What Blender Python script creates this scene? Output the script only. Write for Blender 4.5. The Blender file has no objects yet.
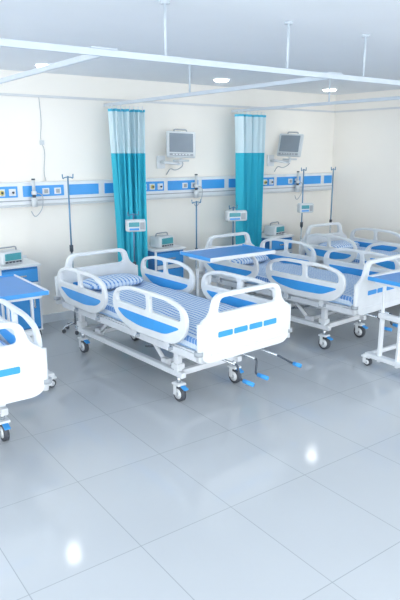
import bpy, bmesh, math, random
from mathutils import Vector, Matrix
random.seed(4)
scene = bpy.context.scene
scene.view_settings.view_transform = 'Standard'
scene.view_settings.exposure = 0.0

# ---------------------------------------------------------------- materials
def mat(name, col, rough=0.5, metal=0.0, var=0.03, scale=8.0, emit=None, estr=0.0, bump=0.0, trans=0.0, bscale=30):
    m = bpy.data.materials.new(name); m.use_nodes = True
    nt = m.node_tree; b = nt.nodes['Principled BSDF']
    tc = nt.nodes.new('ShaderNodeTexCoord')
    n = nt.nodes.new('ShaderNodeTexNoise'); n.inputs['Scale'].default_value = scale
    nt.links.new(tc.outputs['Object'], n.inputs['Vector'])
    r = nt.nodes.new('ShaderNodeValToRGB')
    r.color_ramp.elements[0].position = 0.3; r.color_ramp.elements[1].position = 0.7
    r.color_ramp.elements[0].color = tuple(max(0, c*(1-var)) for c in col)+(1,)
    r.color_ramp.elements[1].color = tuple(min(1, c*(1+var)) for c in col)+(1,)
    nt.links.new(n.outputs['Fac'], r.inputs['Fac'])
    nt.links.new(r.outputs['Color'], b.inputs['Base Color'])
    b.inputs['Roughness'].default_value = rough
    b.inputs['Metallic'].default_value = metal
    if trans: b.inputs['Transmission Weight'].default_value = trans
    if emit:
        b.inputs['Emission Color'].default_value = emit+(1,)
        b.inputs['Emission Strength'].default_value = estr
    if bump:
        n2 = nt.nodes.new('ShaderNodeTexNoise'); n2.inputs['Scale'].default_value = bscale
        nt.links.new(tc.outputs['Object'], n2.inputs['Vector'])
        bp = nt.nodes.new('ShaderNodeBump'); bp.inputs['Strength'].default_value = bump
        nt.links.new(n2.outputs['Fac'], bp.inputs['Height'])
        nt.links.new(bp.outputs['Normal'], b.inputs['Normal'])
    return m

M = {}
M['white'] = mat('white_abs', (0.80,0.84,0.87), 0.28)
M['white2'] = mat('white_powder_coat', (0.78,0.82,0.86), 0.35)
M['blue'] = mat('blue_plastic', (0.05,0.36,0.84), 0.3)
M['tableblue'] = mat('blue_laminate', (0.05,0.28,0.72), 0.35)
M['midblue'] = mat('blue_panel', (0.06,0.35,0.80), 0.35)
M['mattress'] = mat('mattress_cover', (0.42,0.62,0.88), 0.6, bump=0.1)
M['tyre'] = mat('grey_tyre', (0.07,0.08,0.10), 0.5)
M['metal'] = mat('steel', (0.60,0.64,0.68), 0.25, 0.9)
M['dark'] = mat('dark_plastic', (0.06,0.08,0.11), 0.4)
M['grey'] = mat('grey_plastic', (0.38,0.42,0.46), 0.4)
M['polecol'] = mat('pole_blue_steel', (0.12,0.27,0.44), 0.3, 0.3)
M['device'] = mat('device_shell', (0.66,0.71,0.74), 0.4)
M['teal'] = mat('teal_screen', (0.08,0.36,0.42), 0.2)
M['screen'] = mat('monitor_screen', (0.27,0.32,0.37), 0.2)
M['wall'] = mat('cream_wall_paint', (0.95,0.93,0.875), 0.7, var=0.01, scale=2, bump=0.02, bscale=90)
M['wallr'] = M['wall']
M['ceil'] = mat('ceiling_paint', (0.87,0.91,0.955), 0.85, var=0.01, scale=2)
M['base'] = mat('baseboard_tile', (0.66,0.72,0.77), 0.25)
M['trim'] = mat('painted_trim', (0.70,0.73,0.75), 0.5)
M['track'] = mat('curtain_track_aluminium', (0.60,0.67,0.74), 0.4)
M['lamp'] = mat('downlight_diffuser', (1,1,1), 0.5, emit=(0.97,0.99,1.0), estr=11.0)
M['cabblue'] = mat('cabinet_blue', (0.03,0.20,0.52), 0.35)
M['cable'] = mat('cable_grey', (0.45,0.50,0.54), 0.5)
M['yellow'] = mat('yellow_outlet', (0.75,0.65,0.2), 0.4)

def stripes_mat():
    m = bpy.data.materials.new('striped_bedsheet'); m.use_nodes = True
    nt = m.node_tree; b = nt.nodes['Principled BSDF']; L = nt.links
    tc = nt.nodes.new('ShaderNodeTexCoord')
    sp = nt.nodes.new('ShaderNodeSeparateXYZ'); L.new(tc.outputs['Object'], sp.inputs[0])
    def stripe(sock, freq, thr):
        a = nt.nodes.new('ShaderNodeMath'); a.operation='MULTIPLY'; a.inputs[1].default_value=freq; L.new(sock,a.inputs[0])
        f = nt.nodes.new('ShaderNodeMath'); f.operation='FRACT'; L.new(a.outputs[0],f.inputs[0])
        g = nt.nodes.new('ShaderNodeMath'); g.operation='LESS_THAN'; g.inputs[1].default_value=thr; L.new(f.outputs[0],g.inputs[0])
        return g.outputs[0]
    s1 = stripe(sp.outputs['X'], 23.0, 0.38)
    s2 = stripe(sp.outputs['Y'], 30.0, 0.28)
    mx = nt.nodes.new('ShaderNodeMixRGB'); L.new(s1,mx.inputs[0])
    mx.inputs[1].default_value=(0.66,0.78,0.92,1); mx.inputs[2].default_value=(0.14,0.34,0.72,1)
    mu = nt.nodes.new('ShaderNodeMath'); mu.operation='MULTIPLY'; mu.inputs[1].default_value=0.5; L.new(s2,mu.inputs[0])
    m2 = nt.nodes.new('ShaderNodeMixRGB'); L.new(mu.outputs[0],m2.inputs[0]); L.new(mx.outputs[0],m2.inputs[1])
    m2.inputs[2].default_value=(0.76,0.87,1,1)
    L.new(m2.outputs[0], b.inputs['Base Color']); b.inputs['Roughness'].default_value=0.8
    n2 = nt.nodes.new('ShaderNodeTexNoise'); n2.inputs['Scale'].default_value = 7
    L.new(tc.outputs['Object'], n2.inputs['Vector'])
    bp = nt.nodes.new('ShaderNodeBump'); bp.inputs['Strength'].default_value = 0.35; bp.inputs['Distance'].default_value=0.05
    L.new(n2.outputs['Fac'], bp.inputs['Height']); L.new(bp.outputs['Normal'], b.inputs['Normal'])
    return m
M['sheet'] = stripes_mat()

def floor_mat():
    m = bpy.data.materials.new('glossy_floor_tile'); m.use_nodes = True
    nt = m.node_tree; b = nt.nodes['Principled BSDF']; L = nt.links
    tc = nt.nodes.new('ShaderNodeTexCoord')
    mp = nt.nodes.new('ShaderNodeMapping'); mp.inputs['Location'].default_value=(-1.35+6.0,-2.38+7.7,0)
    L.new(tc.outputs['Object'], mp.inputs[0])
    br = nt.nodes.new('ShaderNodeTexBrick'); br.offset=0; br.squash=1
    br.inputs['Scale'].default_value=1; br.inputs['Brick Width'].default_value=0.6; br.inputs['Row Height'].default_value=0.77
    br.inputs['Mortar Size'].default_value=0.0028; br.inputs['Mortar Smooth'].default_value=0.3
    br.inputs['Color1'].default_value=(0.535,0.575,0.615,1); br.inputs['Color2'].default_value=(0.55,0.59,0.63,1)
    br.inputs['Mortar'].default_value=(0.37,0.41,0.45,1)
    L.new(mp.outputs[0], br.inputs['Vector'])
    n = nt.nodes.new('ShaderNodeTexNoise'); n.inputs['Scale'].default_value=1.6; n.inputs['Detail'].default_value=4
    L.new(tc.outputs['Object'], n.inputs['Vector'])
    mx = nt.nodes.new('ShaderNodeMixRGB'); mx.blend_type='MULTIPLY'; mx.inputs[0].default_value=0.08
    L.new(br.outputs['Color'], mx.inputs[1]); L.new(n.outputs['Fac'], mx.inputs[2])
    L.new(mx.outputs[0], b.inputs['Base Color'])
    b.inputs['Roughness'].default_value=0.085
    b.inputs['Specular IOR Level'].default_value=0.45
    return m
M['floor'] = floor_mat()

def curtain_mat():
    m = bpy.data.materials.new('curtain_fabric'); m.use_nodes = True
    nt = m.node_tree; b = nt.nodes['Principled BSDF']; L = nt.links
    tc = nt.nodes.new('ShaderNodeTexCoord'); sp = nt.nodes.new('ShaderNodeSeparateXYZ'); L.new(tc.outputs['Object'], sp.inputs[0])
    cr = nt.nodes.new('ShaderNodeValToRGB'); cr.color_ramp.interpolation='CONSTANT'
    d = nt.nodes.new('ShaderNodeMath'); d.operation='DIVIDE'; d.inputs[1].default_value=2.5; L.new(sp.outputs['Z'],d.inputs[0])
    e = cr.color_ramp.elements
    e[0].position=0; e[0].color=(0.05,0.60,0.78,1)
    e[1].position=0.785; e[1].color=(0.76,0.92,0.98,1)
    x = e.new(0.968); x.color=(0.10,0.60,0.82,1)
    L.new(d.outputs[0], cr.inputs[0]); L.new(cr.outputs[0], b.inputs['Base Color'])
    b.inputs['Roughness'].default_value=0.75
    tr = nt.nodes.new('ShaderNodeBsdfTranslucent'); L.new(cr.outputs[0], tr.inputs['Color'])
    ms = nt.nodes.new('ShaderNodeMixShader'); ms.inputs[0].default_value=0.22
    L.new(b.outputs[0], ms.inputs[1]); L.new(tr.outputs[0], ms.inputs[2])
    L.new(ms.outputs[0], nt.nodes['Material Output'].inputs['Surface'])
    return m
M['curtain'] = curtain_mat()

# ---------------------------------------------------------------- geometry helpers
def round_path(pts, r, seg=4, closed=True):
    P = [Vector(p) for p in pts]; n=len(P); out=[]
    for i,p in enumerate(P):
        if not closed and (i==0 or i==n-1): out.append(p.copy()); continue
        rr = r[i] if isinstance(r,(list,tuple)) else r
        a=P[i-1]; c=P[(i+1)%n]
        da=(a-p); dc=(c-p)
        ra=min(rr,da.length*0.49); rc=min(rr,dc.length*0.49)
        s=p+da.normalized()*ra; e=p+dc.normalized()*rc
        for k in range(seg+1):
            t=k/seg
            out.append(s*(1-t)**2+p*2*t*(1-t)+e*t*t)
    return out

class Part:
    def __init__(self): self.bm=bmesh.new(); self.mats=[]
    def mi(self, m):
        if m not in self.mats: self.mats.append(m)
        return self.mats.index(m)
    def add_mesh(self, me, m, mtx=None, smooth=True):
        if mtx is not None: me.transform(mtx)
        n0=len(self.bm.faces)
        self.bm.from_mesh(me); self.bm.faces.ensure_lookup_table()
        k=self.mi(m)
        for f in self.bm.faces[n0:]: f.material_index=k; f.smooth=smooth
        bpy.data.meshes.remove(me)
    def box(self, c, s, m, bev=0.0, seg=2, rot=None):
        b=bmesh.new(); bmesh.ops.create_cube(b,size=1)
        for v in b.verts: v.co=Vector((v.co.x*s[0],v.co.y*s[1],v.co.z*s[2]))
        if bev>0: bmesh.ops.bevel(b,geom=b.edges[:],offset=min(bev,min(s)*0.48),segments=seg,profile=0.5,affect='EDGES')
        me=bpy.data.meshes.new('t'); b.to_mesh(me); b.free()
        mt=Matrix.Translation(c)
        if rot is not None: mt=mt@rot
        self.add_mesh(me,m,mt,smooth=False)
    def cyl(self, p1,p2,r,m,seg=14,r2=None):
        p1=Vector(p1);p2=Vector(p2); d=p2-p1
        b=bmesh.new(); bmesh.ops.create_cone(b,cap_ends=True,segments=seg,radius1=r,radius2=r if r2 is None else r2,depth=d.length)
        me=bpy.data.meshes.new('t'); b.to_mesh(me); b.free()
        mt=Matrix.Translation((p1+p2)/2)@d.to_track_quat('Z','Y').to_matrix().to_4x4()
        self.add_mesh(me,m,mt)
    def tube(self, pts, r, m, closed=False, seg=8):
        P=[Vector(p) for p in pts]; n=len(P); b=bmesh.new(); rings=[]
        up=None
        for i,p in enumerate(P):
            if closed: t=(P[(i+1)%n]-P[i-1])
            else: t=(P[min(i+1,n-1)]-P[max(i-1,0)])
            t.normalize()
            if up is None:
                up=Vector((0,0,1)) if abs(t.z)<0.9 else Vector((1,0,0))
            up=(up-t*up.dot(t)).normalized(); s=t.cross(up)
            rings.append([b.verts.new(p+(up*math.cos(a)+s*math.sin(a))*r) for a in [2*math.pi*k/seg for k in range(seg)]])
        for i in range(n if closed else n-1):
            A=rings[i];B=rings[(i+1)%n]
            for k in range(seg): b.faces.new((A[k],A[(k+1)%seg],B[(k+1)%seg],B[k]))
        if not closed:
            b.faces.new(rings[0]); b.faces.new(rings[-1][::-1])
        bmesh.ops.recalc_face_normals(b,faces=b.faces)
        me=bpy.data.meshes.new('t'); b.to_mesh(me); b.free(); self.add_mesh(me,m)
    def plate(self, loops, thick, m, plane, off, bev=0.006):
        cu=bpy.data.curves.new('t','CURVE'); cu.dimensions='2D'; cu.fill_mode='BOTH'
        for lp in loops:
            sp=cu.splines.new('POLY'); sp.points.add(len(lp)-1)
            for i,p in enumerate(lp): sp.points[i].co=(p[0],p[1],0,1)
            sp.use_cyclic_u=True
        cu.extrude=max(thick/2-bev,0.0005); cu.bevel_depth=bev; cu.bevel_resolution=2; cu.offset=-bev
        ob=bpy.data.objects.new('t',cu); scene.collection.objects.link(ob)
        dg=bpy.context.evaluated_depsgraph_get(); dg.update()
        me=bpy.data.meshes.new_from_object(ob.evaluated_get(dg))
        bpy.data.objects.remove(ob); bpy.data.curves.remove(cu)
        if plane=='XZ': mt=Matrix(((1,0,0,0),(0,0,-1,off),(0,1,0,0),(0,0,0,1)))
        elif plane=='YZ': mt=Matrix(((0,0,1,off),(1,0,0,0),(0,1,0,0),(0,0,0,1)))
        else: mt=Matrix.Translation((0,0,off))
        self.add_mesh(me,m,mt,smooth=False)
    def mesh(self, name):
        me=bpy.data.meshes.new(name); bmesh.ops.remove_doubles(self.bm,verts=self.bm.verts,dist=1e-5)
        self.bm.to_mesh(me); self.bm.free()
        for m in self.mats: me.materials.append(M[m])
        return me

def empty(name, loc=(0,0,0), rz=0):
    e=bpy.data.objects.new(name,None); scene.collection.objects.link(e)
    e.location=loc; e.rotation_euler=(0,0,rz); e.empty_display_size=0.1
    return e
def obj(name, me, parent=None, loc=(0,0,0), rz=0):
    o=bpy.data.objects.new(name,me); scene.collection.objects.link(o)
    o.location=loc; o.rotation_euler=(0,0,rz)
    if parent: o.parent=parent
    return o
def instance(name, parts, loc, rz=0):
    e=empty(name,loc,rz)
    for pn,me in parts: obj(pn,me,e)
    return e

R2=lambda pts,r,seg=5:[(v.x,v.y) for v in round_path([(a,b,0) for a,b in pts],r,seg)]

# ---------------------------------------------------------------- room
CE=2.82; YW=6.65; XR=7.42
def simple_box(name, lo, hi, m):
    p=Part(); c=[(a+b)/2 for a,b in zip(lo,hi)]; s=[b-a for a,b in zip(lo,hi)]
    p.box(c,s,m); return obj(name,p.mesh(name))
simple_box('floor',(-5,-5,-0.1),(XR+0.1,YW+0.1,0),'floor')
simple_box('ceiling',(-3.5,-1.5,CE),(XR+0.1,YW+0.1,CE+0.1),'ceil')
simple_box('wall_back',(-5,YW,0),(XR+0.1,YW+0.1,CE),'wall')
simple_box('wall_right',(XR,-5,0),(XR+0.1,YW,CE),'wallr')
simple_box('baseboard_back',(-5,YW-0.015,0),(XR,YW,0.1),'base')
simple_box('baseboard_right',(XR-0.015,-5,0),(XR,YW-0.015,0.1),'base')
simple_box('trim_1',(-5,YW-0.02,2.56),(XR,YW,2.585),'trim')
simple_box('trim_2',(XR-0.02,-5,2.56),(XR,YW-0.02,2.585),'trim')

# downlights
for (x,y) in [(2.48,6.02),(4.66,5.98),(6.62,6.05),(0.4,5.98),(2.5,0.2),(4.72,0.2),(0.3,0.2)]:
    p=Part(); 
    p.tube([Vector((math.cos(a)*0.100,math.sin(a)*0.100,-0.003)) for a in [2*math.pi*k/28 for k in range(28)]],0.008,'white',closed=True,seg=8)
    p.cyl((0,0,-0.026),(0,0,0.0),0.080,'lamp',seg=28,r2=.094)
    d=obj('downlight',p.mesh('downlight'),None,(x,y,CE))
    l=bpy.data.lights.new('downlight_lamp','SPOT'); l.energy=6; l.spot_size=math.radians(150); l.spot_blend=1.0; l.shadow_soft_size=0.08
    l.color=(1.0,0.99,0.97)
    lo=bpy.data.objects.new('downlight_bulb',l); scene.collection.objects.link(lo); lo.parent=d; lo.location=(0,0,-0.12)

# ---------------------------------------------------------------- hospital bed
def caster(p, x, y, r=0.065, top=0.22, sgn=1, pedal=True):
    p.cyl((x-0.018,y,r),(x+0.018,y,r),r,'tyre',24)
    p.cyl((x-0.024,y,r),(x+0.024,y,r),r*0.66,'white',20)
    p.cyl((x-0.028,y,r),(x+0.028,y,r),r*0.22,'grey',12)
    for s in (-1,1):
        p.box((x+s*0.034,y+0.02,r+0.035),(0.010,0.035,0.09),'white',0.004)
    p.box((x,y+0.01,r*2+0.018),(0.085,0.10,0.022),'white',0.01)
    p.cyl((x,y+0.01,r*2+0.01),(x,y+0.01,top),0.017,'metal')
    if pedal:
        p.box((x+0.0,y-0.065,r*2+0.0),(0.045,0.06,0.014),'blue',0.006,rot=Matrix.Rotation(math.radians(18),4,'X'))

def board(y):
    p=Part()
    outer=R2([(-.41,.47),(.41,.47),(.47,.52),(.475,.79),(.38,.83),(.34,.99),(-.34,.99),(-.38,.83),(-.475,.79),(-.47,.52)],[.05,.05,.05,.06,.07,.10,.10,.07,.06,.05])
    hole=R2([(-.315,.84),(.315,.84),(.285,.953),(-.285,.953)],.04)
    p.plate([outer,hole],0.042,'white','XZ',y,0.010)
    for a,b in [(-.31,-.165),(-.15,-.01),(.01,.15),(.165,.31)]:
        p.plate([R2([(a,.655),(b,.655),(b,.70),(a,.70)],.012,3)],0.050,'blue','XZ',y,0.003)
    p.plate([R2([(-.38,.53),(.38,.53),(.38,.545),(-.38,.545)],.006,3)],0.050,'white2','XZ',y,0.003)
    for s in (-1,1):
        p.cyl((s*.468,y,.50),(s*.468,y,.78),.024,'white')
        p.cyl((s*.48,y,.545),(s*.48,y,.575),.034,'grey',16)
    return p

def side_rail(s, y0, y1, flip=False):
    p=Part(); L=y1-y0
    def T(pts):
        q=[(y0+(1-a if flip else a)*L, z) for a,z in pts]
        return q[::-1] if flip else q
    outer=R2(T([(.14,.565),(.78,.555),(1.0,.68),(.98,.86),(.78,.925),(.24,.925),(.02,.87),(0,.70)]),.12,6)
    h1=R2(T([(.075,.765),(.46,.765),(.46,.893),(.26,.893),(.09,.855)]),.035)
    h2=R2(T([(.51,.765),(.93,.765),(.92,.845),(.75,.893),(.51,.893)]),.035)
    x=s*.492
    p.plate([outer,h1,h2],0.034,'white','YZ',x,0.008)
    bl=R2(T([(.07,.715),(.93,.715),(.82,.648),(.60,.618),(.26,.628)]),.06)
    p.plate([bl],0.042,'blue','YZ',x,0.003)
    for t in (.28,.72):
        yy=y0+t*L
        p.box((x-s*0.012,yy,.555),(0.02,0.05,.12),'white2',0.004)
        p.box((x-s*0.035,yy,.505),(0.06,0.06,.03),'metal',0.004)
    return p

def crank(p, x, len_=0.12, ang=0.6, out=0.0, hl=.09):
    p.cyl((x,.5,.43),(x,-0.05-out,.42),.010,'metal')
    ax=math.sin(ang)*len_; az=-math.cos(ang)*len_
    p.tube(round_path([(x,-0.04-out,.42),(x,-0.07-out,.42),(x+ax,-0.09-out,.42+az),(x+ax,-0.13-out,.42+az)],.02,3,False),.009,'dark')
    p.cyl((x+ax,-0.12-out,.42+az),(x+ax,-0.13-hl-out,.42+az),.017,'blue')

def build_bed():
    parts=[]
    LB=2.22
    parts.append(('footboard',board(0.0).mesh('footboard')))
    parts.append(('headboard',board(LB).mesh('headboard')))
    parts.append(('side_rail_1',side_rail(-1,.10,1.13).mesh('side_rail')))
    parts.append(('side_rail_2',side_rail(1,.10,1.13).mesh('side_rail')))
    parts.append(('side_rail_3',side_rail(-1,1.23,2.15,True).mesh('side_rail')))
    parts.append(('side_rail_4',side_rail(1,1.23,2.15,True).mesh('side_rail')))
    p=Part()
    for s in (-1,1): p.box((s*.42,LB/2,.495),(.045,LB-.04,.06),'white2',.008)
    for y in (.06,.6,1.1,1.6,LB-.06): p.box((0,y,.49),(.82,.045,.05),'white2',.006)
    for a,b in ((.06,.62),(.64,.98),(1.0,1.30),(1.32,2.16)):
        p.box((0,(a+b)/2,.533),(.86,b-a,.014),'white',.004)
    parts.append(('deck_frame',p.mesh('deck_frame')))
    p=Part()
    for s in (-1,1):
        p.box((s*.31,1.25,.235),(.05,1.72,.05),'white2',.008)
        for y in (.46,2.04):
            p.box((s*.31,y+0.01,.365),(.055,.055,.23),'white2',.01)
            p.box((s*.31,y+0.01,.30),(.08,.09,.05),'white',.01)
        for (ya,yb) in ((.70,.98),(1.80,1.52)):
            p.tube([(s*.26,ya,.25),(s*.26,yb,.48)],.019,'white2')
            p.box((s*.26,ya,.265),(.05,.09,.06),'white2',.008)
            p.box((s*.26,yb,.465),(.05,.09,.05),'white2',.008)
        p.tube([(s*.22,.55,.43),(s*.22,1.05,.30)],.014,'metal')
    for y in (.46,2.04): p.box((0,y+0.01,.235),(.62,.05,.05),'white2',.008)
    for y in (.70,1.80): p.cyl((-.28,y,.26),(.28,y,.26),.017,'white2')
    for y in (.98,1.52): p.cyl((-.28,y,.46),(.28,y,.46),.017,'white2')
    p.box((0,.22,.43),(.5,.05,.05),'white2',.008)
    p.cyl((-.1,.3,.43),(-.1,1.0,.43),.012,'metal'); p.cyl((.1,.3,.43),(.1,1.55,.43),.012,'metal')
    parts.append(('chassis',p.mesh('chassis')))
    p=Part()
    for s in (-1,1):
        for y in (.45,2.03): caster(p,s*.31,y)
    parts.append(('casters',p.mesh('casters')))
    p=Part(); p.box((0,1.11,.593),(.86,2.10,.106),'mattress',.03,3)
    parts.append(('mattress',p.mesh('mattress')))
    p=Part(); b=bmesh.new(); nx,ny=24,56; W=.875;Ls=2.115
    g=[]
    for j in range(ny+1):
        row=[]
        for i in range(nx+1):
            u=i/nx*2-1; v=j/ny
            if abs(u)>0.88:
                k=(abs(u)-0.88)/0.12; x=math.copysign(W/2*(0.965+0.035*min(1,k*2.2)),u); z=.657-0.085*k**1.3
            else: x=u/0.88*W/2*0.965; z=.657
            y=.055+v*Ls
            z+=0.004*math.sin(7*x+9*y)+0.003*math.sin(23*y-5*x)
            if v<0.015 or v>0.985: z-=0.03
            row.append(b.verts.new((x,y,z)))
        g.append(row)
    for j in range(ny):
        for i in range(nx): b.faces.new((g[j][i],g[j][i+1],g[j+1][i+1],g[j+1][i]))
    me=bpy.data.meshes.new('t'); b.to_mesh(me); b.free(); p.add_mesh(me,'sheet')
    parts.append(('striped_sheet',p.mesh('striped_sheet')))
    p=Part(); b=bmesh.new(); bmesh.ops.create_uvsphere(b,u_segments=36,v_segments=20,radius=1)
    for v in b.verts:
        x,y,z=v.co; f=lambda a,e: math.copysign(abs(a)**e,a)
        r=math.hypot(x,y)
        if r<1e-5: v.co=Vector((0,0,f(z,.9)*.05)); continue
        cx,cy=x/r,y/r
        q=(abs(cx)**4+abs(cy)**4)**(-0.25); rr=r**0.75
        v.co=Vector((cx*q*rr*.32,cy*q*rr*.18,f(z,0.9)*.055))
    me=bpy.data.meshes.new('t'); b.to_mesh(me); b.free(); p.add_mesh(me,'sheet',Matrix.Translation((0,1.95,.708)))
    parts.append(('pillow',p.mesh('pillow')))
    return parts
BED=build_bed()
p=Part(); crank(p,-.16,.12,.2); crank(p,.05,.11,-.3); crank(p,.24,.14,1.0,.06,.06); CR1=[('crank_handles',p.mesh('crank_handles'))]
p=Part(); crank(p,-.16,.10,.2,0,.07); crank(p,.05,.10,-.3,0,.07); CR2=[('crank_handles',p.mesh('crank_handles'))]
instance('hospital_bed',BED+CR1,(2.90,3.38,0),math.radians(3.8))
instance('hospital_bed',BED+CR2,(.85,3.52,0),math.radians(-1))
instance('hospital_bed',BED+CR2,(4.86,3.60,0),math.radians(5))
instance('hospital_bed',BED+CR2,(6.50,3.64,0),math.radians(1.5))

# ---------------------------------------------------------------- overbed tables
def build_table(L=.80,W=.42,H=.86):
    p=Part()
    p.box((0,0,H),(L,W,.022),'tableblue',.008)
    for s in (-1,1):
        p.box((0,s*(W/2+.004),H+.004),(L+.03,.016,.036),'white',.006)
        p.box((s*(L/2+.006),0,H+.004),(.018,W+.02,.036),'midblue',.006)
    top=p.mesh('table_top')
    p=Part(); x=-L/2+.09
    for s in (-1,1):
        p.box((x,s*.10,.30),(.045,.03,.46),'white',.006)
        p.box((x,s*.10,.64),(.032,.02,.40),'white2',.004)
    p.box((x,0,H-.03),(.12,.34,.03),'white',.006)
    p.box((x,0,.52),(.06,.26,.05),'white',.01)
    p.box((x,0,.11),(.07,.50,.045),'white',.01)
    for s in (-1,1): p.box((x+.27,s*.225,.11),(.60,.04,.04),'white',.01)
    col=p.mesh('table_column_and_base')
    p=Part()
    for xx in (x,x+.54):
        for s in (-1,1): caster(p,xx,s*.225,.036,.10,pedal=False)
    return [('table_top',top),('column_and_base',col),('casters',p.mesh('table_casters'))]
T1=build_table(); T2=build_table(.80,.50,.985)
instance('overbed_table',T1,(4.80,3.22,0),0)
instance('overbed_table',T2,(3.78,4.72,0),0)
instance('overbed_table',T1,(1.60,5.02,0),math.radians(90))

# ---------------------------------------------------------------- bedside cabinets
def build_cab():
    p=Part()
    p.box((0,0,.44),(.43,.40,.70),'cabblue',.008)
    for s in (-1,1):
        for t in (-1,1): p.box((s*.205,t*.19,.44),(.025,.025,.72),'white',.006)
    p.box((0,0,.805),(.46,.44,.03),'white',.01)
    p.box((0,0.21,.83),(.46,.02,.04),'white',.006)
    p.box((0,-.205,.70),(.38,.012,.13),'midblue',.004)
    p.box((0,-.205,.34),(.38,.012,.44),'midblue',.004)
    p.box((0,-.205,.595),(.38,.012,.05),'white',.003)
    p.box((0,-.222,.70),(.12,.02,.018),'metal',.004)
    p.box((.13,-.222,.40),(.018,.02,.12),'metal',.004)
    body=p.mesh('cabinet_body')
    p=Part()
    for s in (-1,1):
        for t in (-1,1): caster(p,s*.18,t*.16,.032,.10,pedal=False)
    return [('cabinet_body',body),('casters',p.mesh('cabinet_casters'))]
CAB=build_cab()
CABS=[(2.12,6.36),(4.02,6.36),(5.91,6.36)]
for x,y in CABS: instance('bedside_cabinet',CAB,(x,y,0))
def build_dev():
    p=Part()
    p.box((0,0,.07),(.24,.20,.14),'device',.02,3)
    p.box((0,-.102,.085),(.19,.012,.075),'teal',.006)
    p.box((0,-.104,.03),(.19,.010,.02),'dark',.003)
    for i in range(4): p.cyl((-.06+i*.04,-.104,.03),(-.06+i*.04,-.114,.03),.007,'grey')
    p.tube(round_path([(-.10,0,.13),(-.10,0,.175),(.10,0,.175),(.10,0,.13)],.03,4,False),.008,'grey')
    return [('device_body',p.mesh('device_body'))]
DEV=build_dev()
for x,y in [(2.06,6.32),(4.0,6.32),(5.91,6.32)]: instance('patient_monitor_unit',DEV,(x,y,.821),math.radians(12))

# ---------------------------------------------------------------- bed head panel
p=Part()
z0=1.53
x0,x1=-1.2,7.36
yb=YW-.001
p.box(((x0+x1)/2,yb-.04,z0),(x1-x0,.08,.25),'white',.012)
p.box(((x0+x1)/2,yb-.05,z0-.135),(x1-x0,.03,.02),'trim',.004)
panel=p.mesh('panel_body')
p=Part()
def seg(a,b,m,zc=z0+.025,h=.12): p.box(((a+b)/2,yb-.083,zc),(b-a,.012,h),m,.003)
for k,bx in enumerate([-.9,1.0,2.9,4.8,6.7]):
    for a,b in ((-.93,-.60),(-.54,-.06),(.0,.38),(.46,.90)):
        A=max(bx+a,x0+.02);B=min(bx+b,x1-.03)
        if B-A>.05: seg(A,B,'blue')
p.box(((x0+x1)/2,yb-.083,z0-.075),(x1-x0-.02,.010,.010),'grey',.002)
blue=p.mesh('blue_inserts')
p=Part()
for bx in [.1,2.0,3.9,5.8]:
    for i,(dx,m) in enumerate([(.0,'grey'),(.12,'yellow'),(.24,'white2')]):
        x=bx+dx
        p.box((x,yb-.092,z0+.02),(.075,.014,.075),'white',.004)
        p.cyl((x,yb-.098,z0+.02),(x,yb-.112,z0+.02),.026,m,18)
        p.cyl((x,yb-.11,z0+.02),(x,yb-.125,z0+.02),.012,'dark',12)
    for dx in (.62,.76):
        if bx+dx<7.2:
            p.box((bx+dx,yb-.094,z0+.02),(.08,.014,.07),'white',.004)
            p.box((bx+dx,yb-.103,z0+.02),(.045,.006,.045),'grey',.002)
outl=p.mesh('outlets')
e=empty('bed_head_panel',(0,0,0)); obj('panel_body',panel,e); obj('blue_inserts',blue,e); obj('outlets',outl,e)
def build_flow():
    p=Part()
    p.cyl((0,0,0),(0,-.06,0),.014,'metal'); p.box((0,-.06,0),(.05,.04,.04),'white',.008)
    p.cyl((0,-.06,.02),(0,-.06,.14),.018,'device'); p.cyl((0,-.06,.14),(0,-.06,.155),.02,'dark')
    p.cyl((0,-.06,-.02),(0,-.06,-.05),.02,'dark'); p.cyl((0,-.06,-.05),(0,-.06,-.15),.032,'device')
    p.tube(round_path([(.02,-.06,0),(.10,-.07,-.02),(.09,-.06,-.18),(.0,-.05,-.28),(-.04,-.05,-.20)],.06,5,False),.005,'cable')
    return [('flowmeter_body',p.mesh('flowmeter_body'))]
FL=build_flow()
for x in (2.46,4.66,6.52): instance('oxygen_flowmeter',FL,(x,yb-.09,z0+.01))

# ---------------------------------------------------------------- monitors on wall arms
def build_monitor(yaw,tilt):
    p=Part()
    p.box((-.14,-.02,-.17),(.12,.03,.16),'white',.008)
    p.cyl((-.14,-.03,-.17),(-.14,-.11,-.17),.022,'device')
    p.tube(round_path([(-.14,-.10,-.17),(-.14,-.14,-.17),(0,-.22,-.19),(0,-.27,-.19),(0,-.27,-.12)],.03,4,False),.018,'white')
    p.box((0,-.27,-.15),(.16,.14,.025),'device',.008)
    arm=p.mesh('wall_arm')
    p=Part(); 
    p.box((0,0,0),(.37,.05,.32),'device',.018,3)
    p.box((0,.055,0),(.28,.09,.24),'device',.03,3)
    p.box((0,-.026,.018),(.30,.008,.23),'screen',.004)
    p.box((0,-.028,-.128),(.30,.010,.028),'grey',.003)
    for i in range(6): p.box((-.10+i*.04,-.034,-.128),(.022,.006,.012),'white',.002)
    p.tube(round_path([(-.08,.03,.15),(-.08,.03,.19),(.08,.03,.19),(.08,.03,.15)],.02,4,False),.009,'grey')
    head=p.mesh('monitor_head')
    p=Part()
    p.tube(round_path([(.06,-.20,-.14),(.10,-.18,-.22),(.02,-.10,-.28),(-.02,-.05,-.24),(-.05,-.01,-.33)],.06,5,False),.006,'cable')
    return arm,head,p.mesh('cables')
def monitor(loc,yaw,tilt):
    arm,head,cab=build_monitor(yaw,tilt)
    e=empty('patient_monitor',loc); obj('wall_arm',arm,e); obj('cables',cab,e)
    h=obj('monitor_head',head,e,(0,-.27,.045)); h.rotation_euler=(math.radians(-tilt),math.radians(2),math.radians(yaw))
monitor((4.34,YW-.002,2.02),-22,10)
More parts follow.
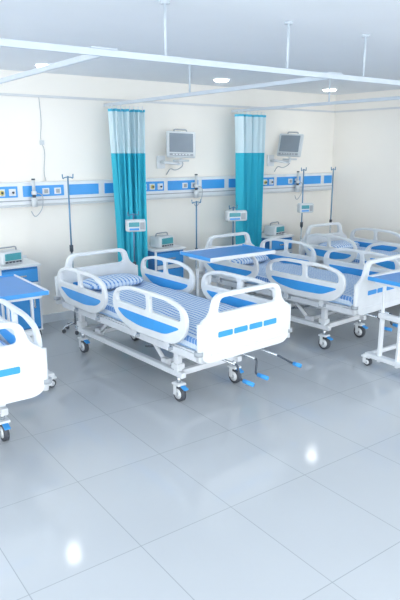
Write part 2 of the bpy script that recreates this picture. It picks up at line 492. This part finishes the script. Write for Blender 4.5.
monitor((6.22,YW-.002,2.02),-70,12)

# ---------------------------------------------------------------- IV stands and pumps
def build_iv(H, R=.16):
    p=Part()
    p.cyl((0,0,.08),(0,0,H*.55),.013,'metal'); p.cyl((0,0,H*.5),(0,0,H),.009,'polecol')
    p.cyl((0,0,H*.53),(0,0,H*.57),.02,'dark')
    for s in (-1,1):
        p.tube(round_path([(0,0,H-.01),(s*.05,0,H-.015),(s*.07,0,H-.03),(s*.075,0,H+.02)],.02,4,False),.006,'polecol')
    pole=p.mesh('pole')
    p=Part()
    for k in range(5):
        a=2*math.pi*k/5+.3
        c,s=math.cos(a)*R,math.sin(a)*R
        p.tube([(0,0,.10),(c*.6,s*.6,.085),(c,s,.065)],.011,'metal')
        p.cyl((c-.01,s,.022),(c+.01,s,.022),.022,'tyre',14); p.cyl((c,s,.03),(c,s,.07),.008,'metal')
    return [('pole',pole),('star_base',p.mesh('star_base'))]
IV3=build_iv(1.74,.12)
instance('iv_stand',build_iv(1.73,.14),(2.70,6.12,0),.3)
instance('iv_stand',build_iv(1.30,.14),(3.42,6.00,0),.1)
instance('iv_stand',build_iv(1.38,.12),(4.42,6.16,0),.1)
instance('iv_stand',build_iv(1.28,.14),(5.00,6.14,0),.1)
instance('iv_stand',IV3,(6.28,6.15,0),.3)
instance('iv_stand',IV3,(6.86,6.12,0),.3)
def build_pump(w):
    p=Part()
    p.box((0,-.07,0),(w,.10,.13),'device',.018,3)
    p.box((-w*.12,-.122,.018),(w*.55,.008,.05),'teal',.004)
    p.box((w*.30,-.122,0),(w*.22,.008,.08),'grey',.004)
    p.box((-w*.12,-.122,-.035),(w*.5,.008,.022),'midblue',.003)
    p.box((0,-.013,0),(.05,.03,.05),'dark',.006)
    p.cyl((-w*.5,-.06,.05),(w*.5,-.06,.05+.0),.02,'device')
    return [('pump_body',p.mesh('pump_body'))]
P1=build_pump(.22);P2=build_pump(.28)
instance('infusion_pump',P1,(3.42,5.985,1.17),-.3)
instance('infusion_pump',P2,(5.00,6.125,1.17),-.3)
instance('infusion_pump',P1,(6.28,6.135,1.20),-.3)

# ---------------------------------------------------------------- curtains
def curtain(loc, ax, ay, seed):
    rnd=random.Random(seed); b=bmesh.new(); n=150; H0=.42; H1=2.45; nz=26
    ph=[rnd.uniform(0,6.28) for _ in range(4)]
    rows=[]
    for j in range(nz+1):
        t=j/nz; z=H0+(H1-H0)*t; row=[]
        w=0.82+0.18*t**2
        for i in range(n+1):
            s=i/n
            xx=(s-.5)*ax*w+ .010*math.sin(ph[0]+s*20+t*2)
            yy=ay/2*math.sin(s*2*math.pi*6+ph[1]+.6*math.sin(t*3+ph[2]))*(.75+.25*math.sin(ph[3]+s*11))
            xx+=.010*math.sin(s*2*math.pi*12+1.0)
            row.append(b.verts.new((xx,yy,z)))
        rows.append(row)
    for j in range(nz):
        for i in range(n): b.faces.new((rows[j][i],rows[j][i+1],rows[j+1][i+1],rows[j+1][i]))
    me=bpy.data.meshes.new('t'); b.to_mesh(me); b.free()
    p=Part(); p.add_mesh(me,'curtain'); cl=p.mesh('cloth')
    p=Part()
    for i in range(8):
        x=(i/7-.5)*ax*.9
        p.cyl((x,0,2.435),(x,0,2.491),.005,'white')
    e=empty('privacy_curtain',loc); obj('cloth',cl,e); obj('hooks',p.mesh('hooks'),e)
curtain((3.54,6.28,0),.44,.14,1)
curtain((5.41,6.28,0),.50,.14,7)

# ---------------------------------------------------------------- ceiling tracks
p=Part(); TZ=2.51; TY=3.12
def bar(a,b,h=.036): 
    a=Vector(a);b=Vector(b);c=(a+b)/2;d=b-a
    s=(abs(d.x)+(.028 if d.x<.01 else 0),abs(d.y)+(.028 if d.y<.01 else 0),h); p.box(c,s,'track',.004)
bar((-3.4,TY,TZ),(XR-.01,TY,TZ))
for x in (1.62,3.44,5.36):
    bar((x,TY+.0141,TZ),(x,YW-.01,TZ),.033)
    p.box((x,TY+.03,TZ+.022),(.16,.10,.008),'track',.003)
rails=p.mesh('rails')
p=Part()
for x,y in [(-.6,TY),(2.02,TY),(2.99,TY),(3.77,TY),(5.36,TY),(6.4,TY),(1.62,4.9),(3.44,4.9),(5.36,4.9)]:
    p.cyl((x,y,TZ+.01),(x,y,CE),.009,'track'); p.cyl((x,y,CE-.015),(x,y,CE),.03,'track')
rods=p.mesh('hanging_rods')
e=empty('curtain_track',(0,0,0)); obj('rails',rails,e); obj('hanging_rods',rods,e)

p=Part(); 
p.tube(round_path([(0,0,2.57),(.01,-.01,2.3),(-.02,-.01,2.1),(.03,-.02,2.0),(0,-.01,1.75),(.02,-.01,1.66)],.1,5,False),.004,'cable')
p.box((0,-.012,2.08),(.05,.02,.05),'device',.006)
obj('nurse_call_cord',p.mesh('nurse_call_cord'),None,(2.64,YW-.006,0))

# ---------------------------------------------------------------- world
w=bpy.data.worlds.new('World'); scene.world=w; w.use_nodes=True
bg=w.node_tree.nodes['Background']; bg.inputs[0].default_value=(0.955,0.98,1.0,1); bg.inputs[1].default_value=3.75

# ---------------------------------------------------------------- camera
cam=bpy.data.cameras.new('Camera'); co=bpy.data.objects.new('Camera',cam); scene.collection.objects.link(co)
cam.sensor_fit='VERTICAL'; cam.sensor_height=36; cam.lens=36.0
co.location=(0,0,2.0); co.rotation_euler=(math.radians(90-14.04),0,math.radians(-36))
cam.clip_start=0.05
scene.camera=co
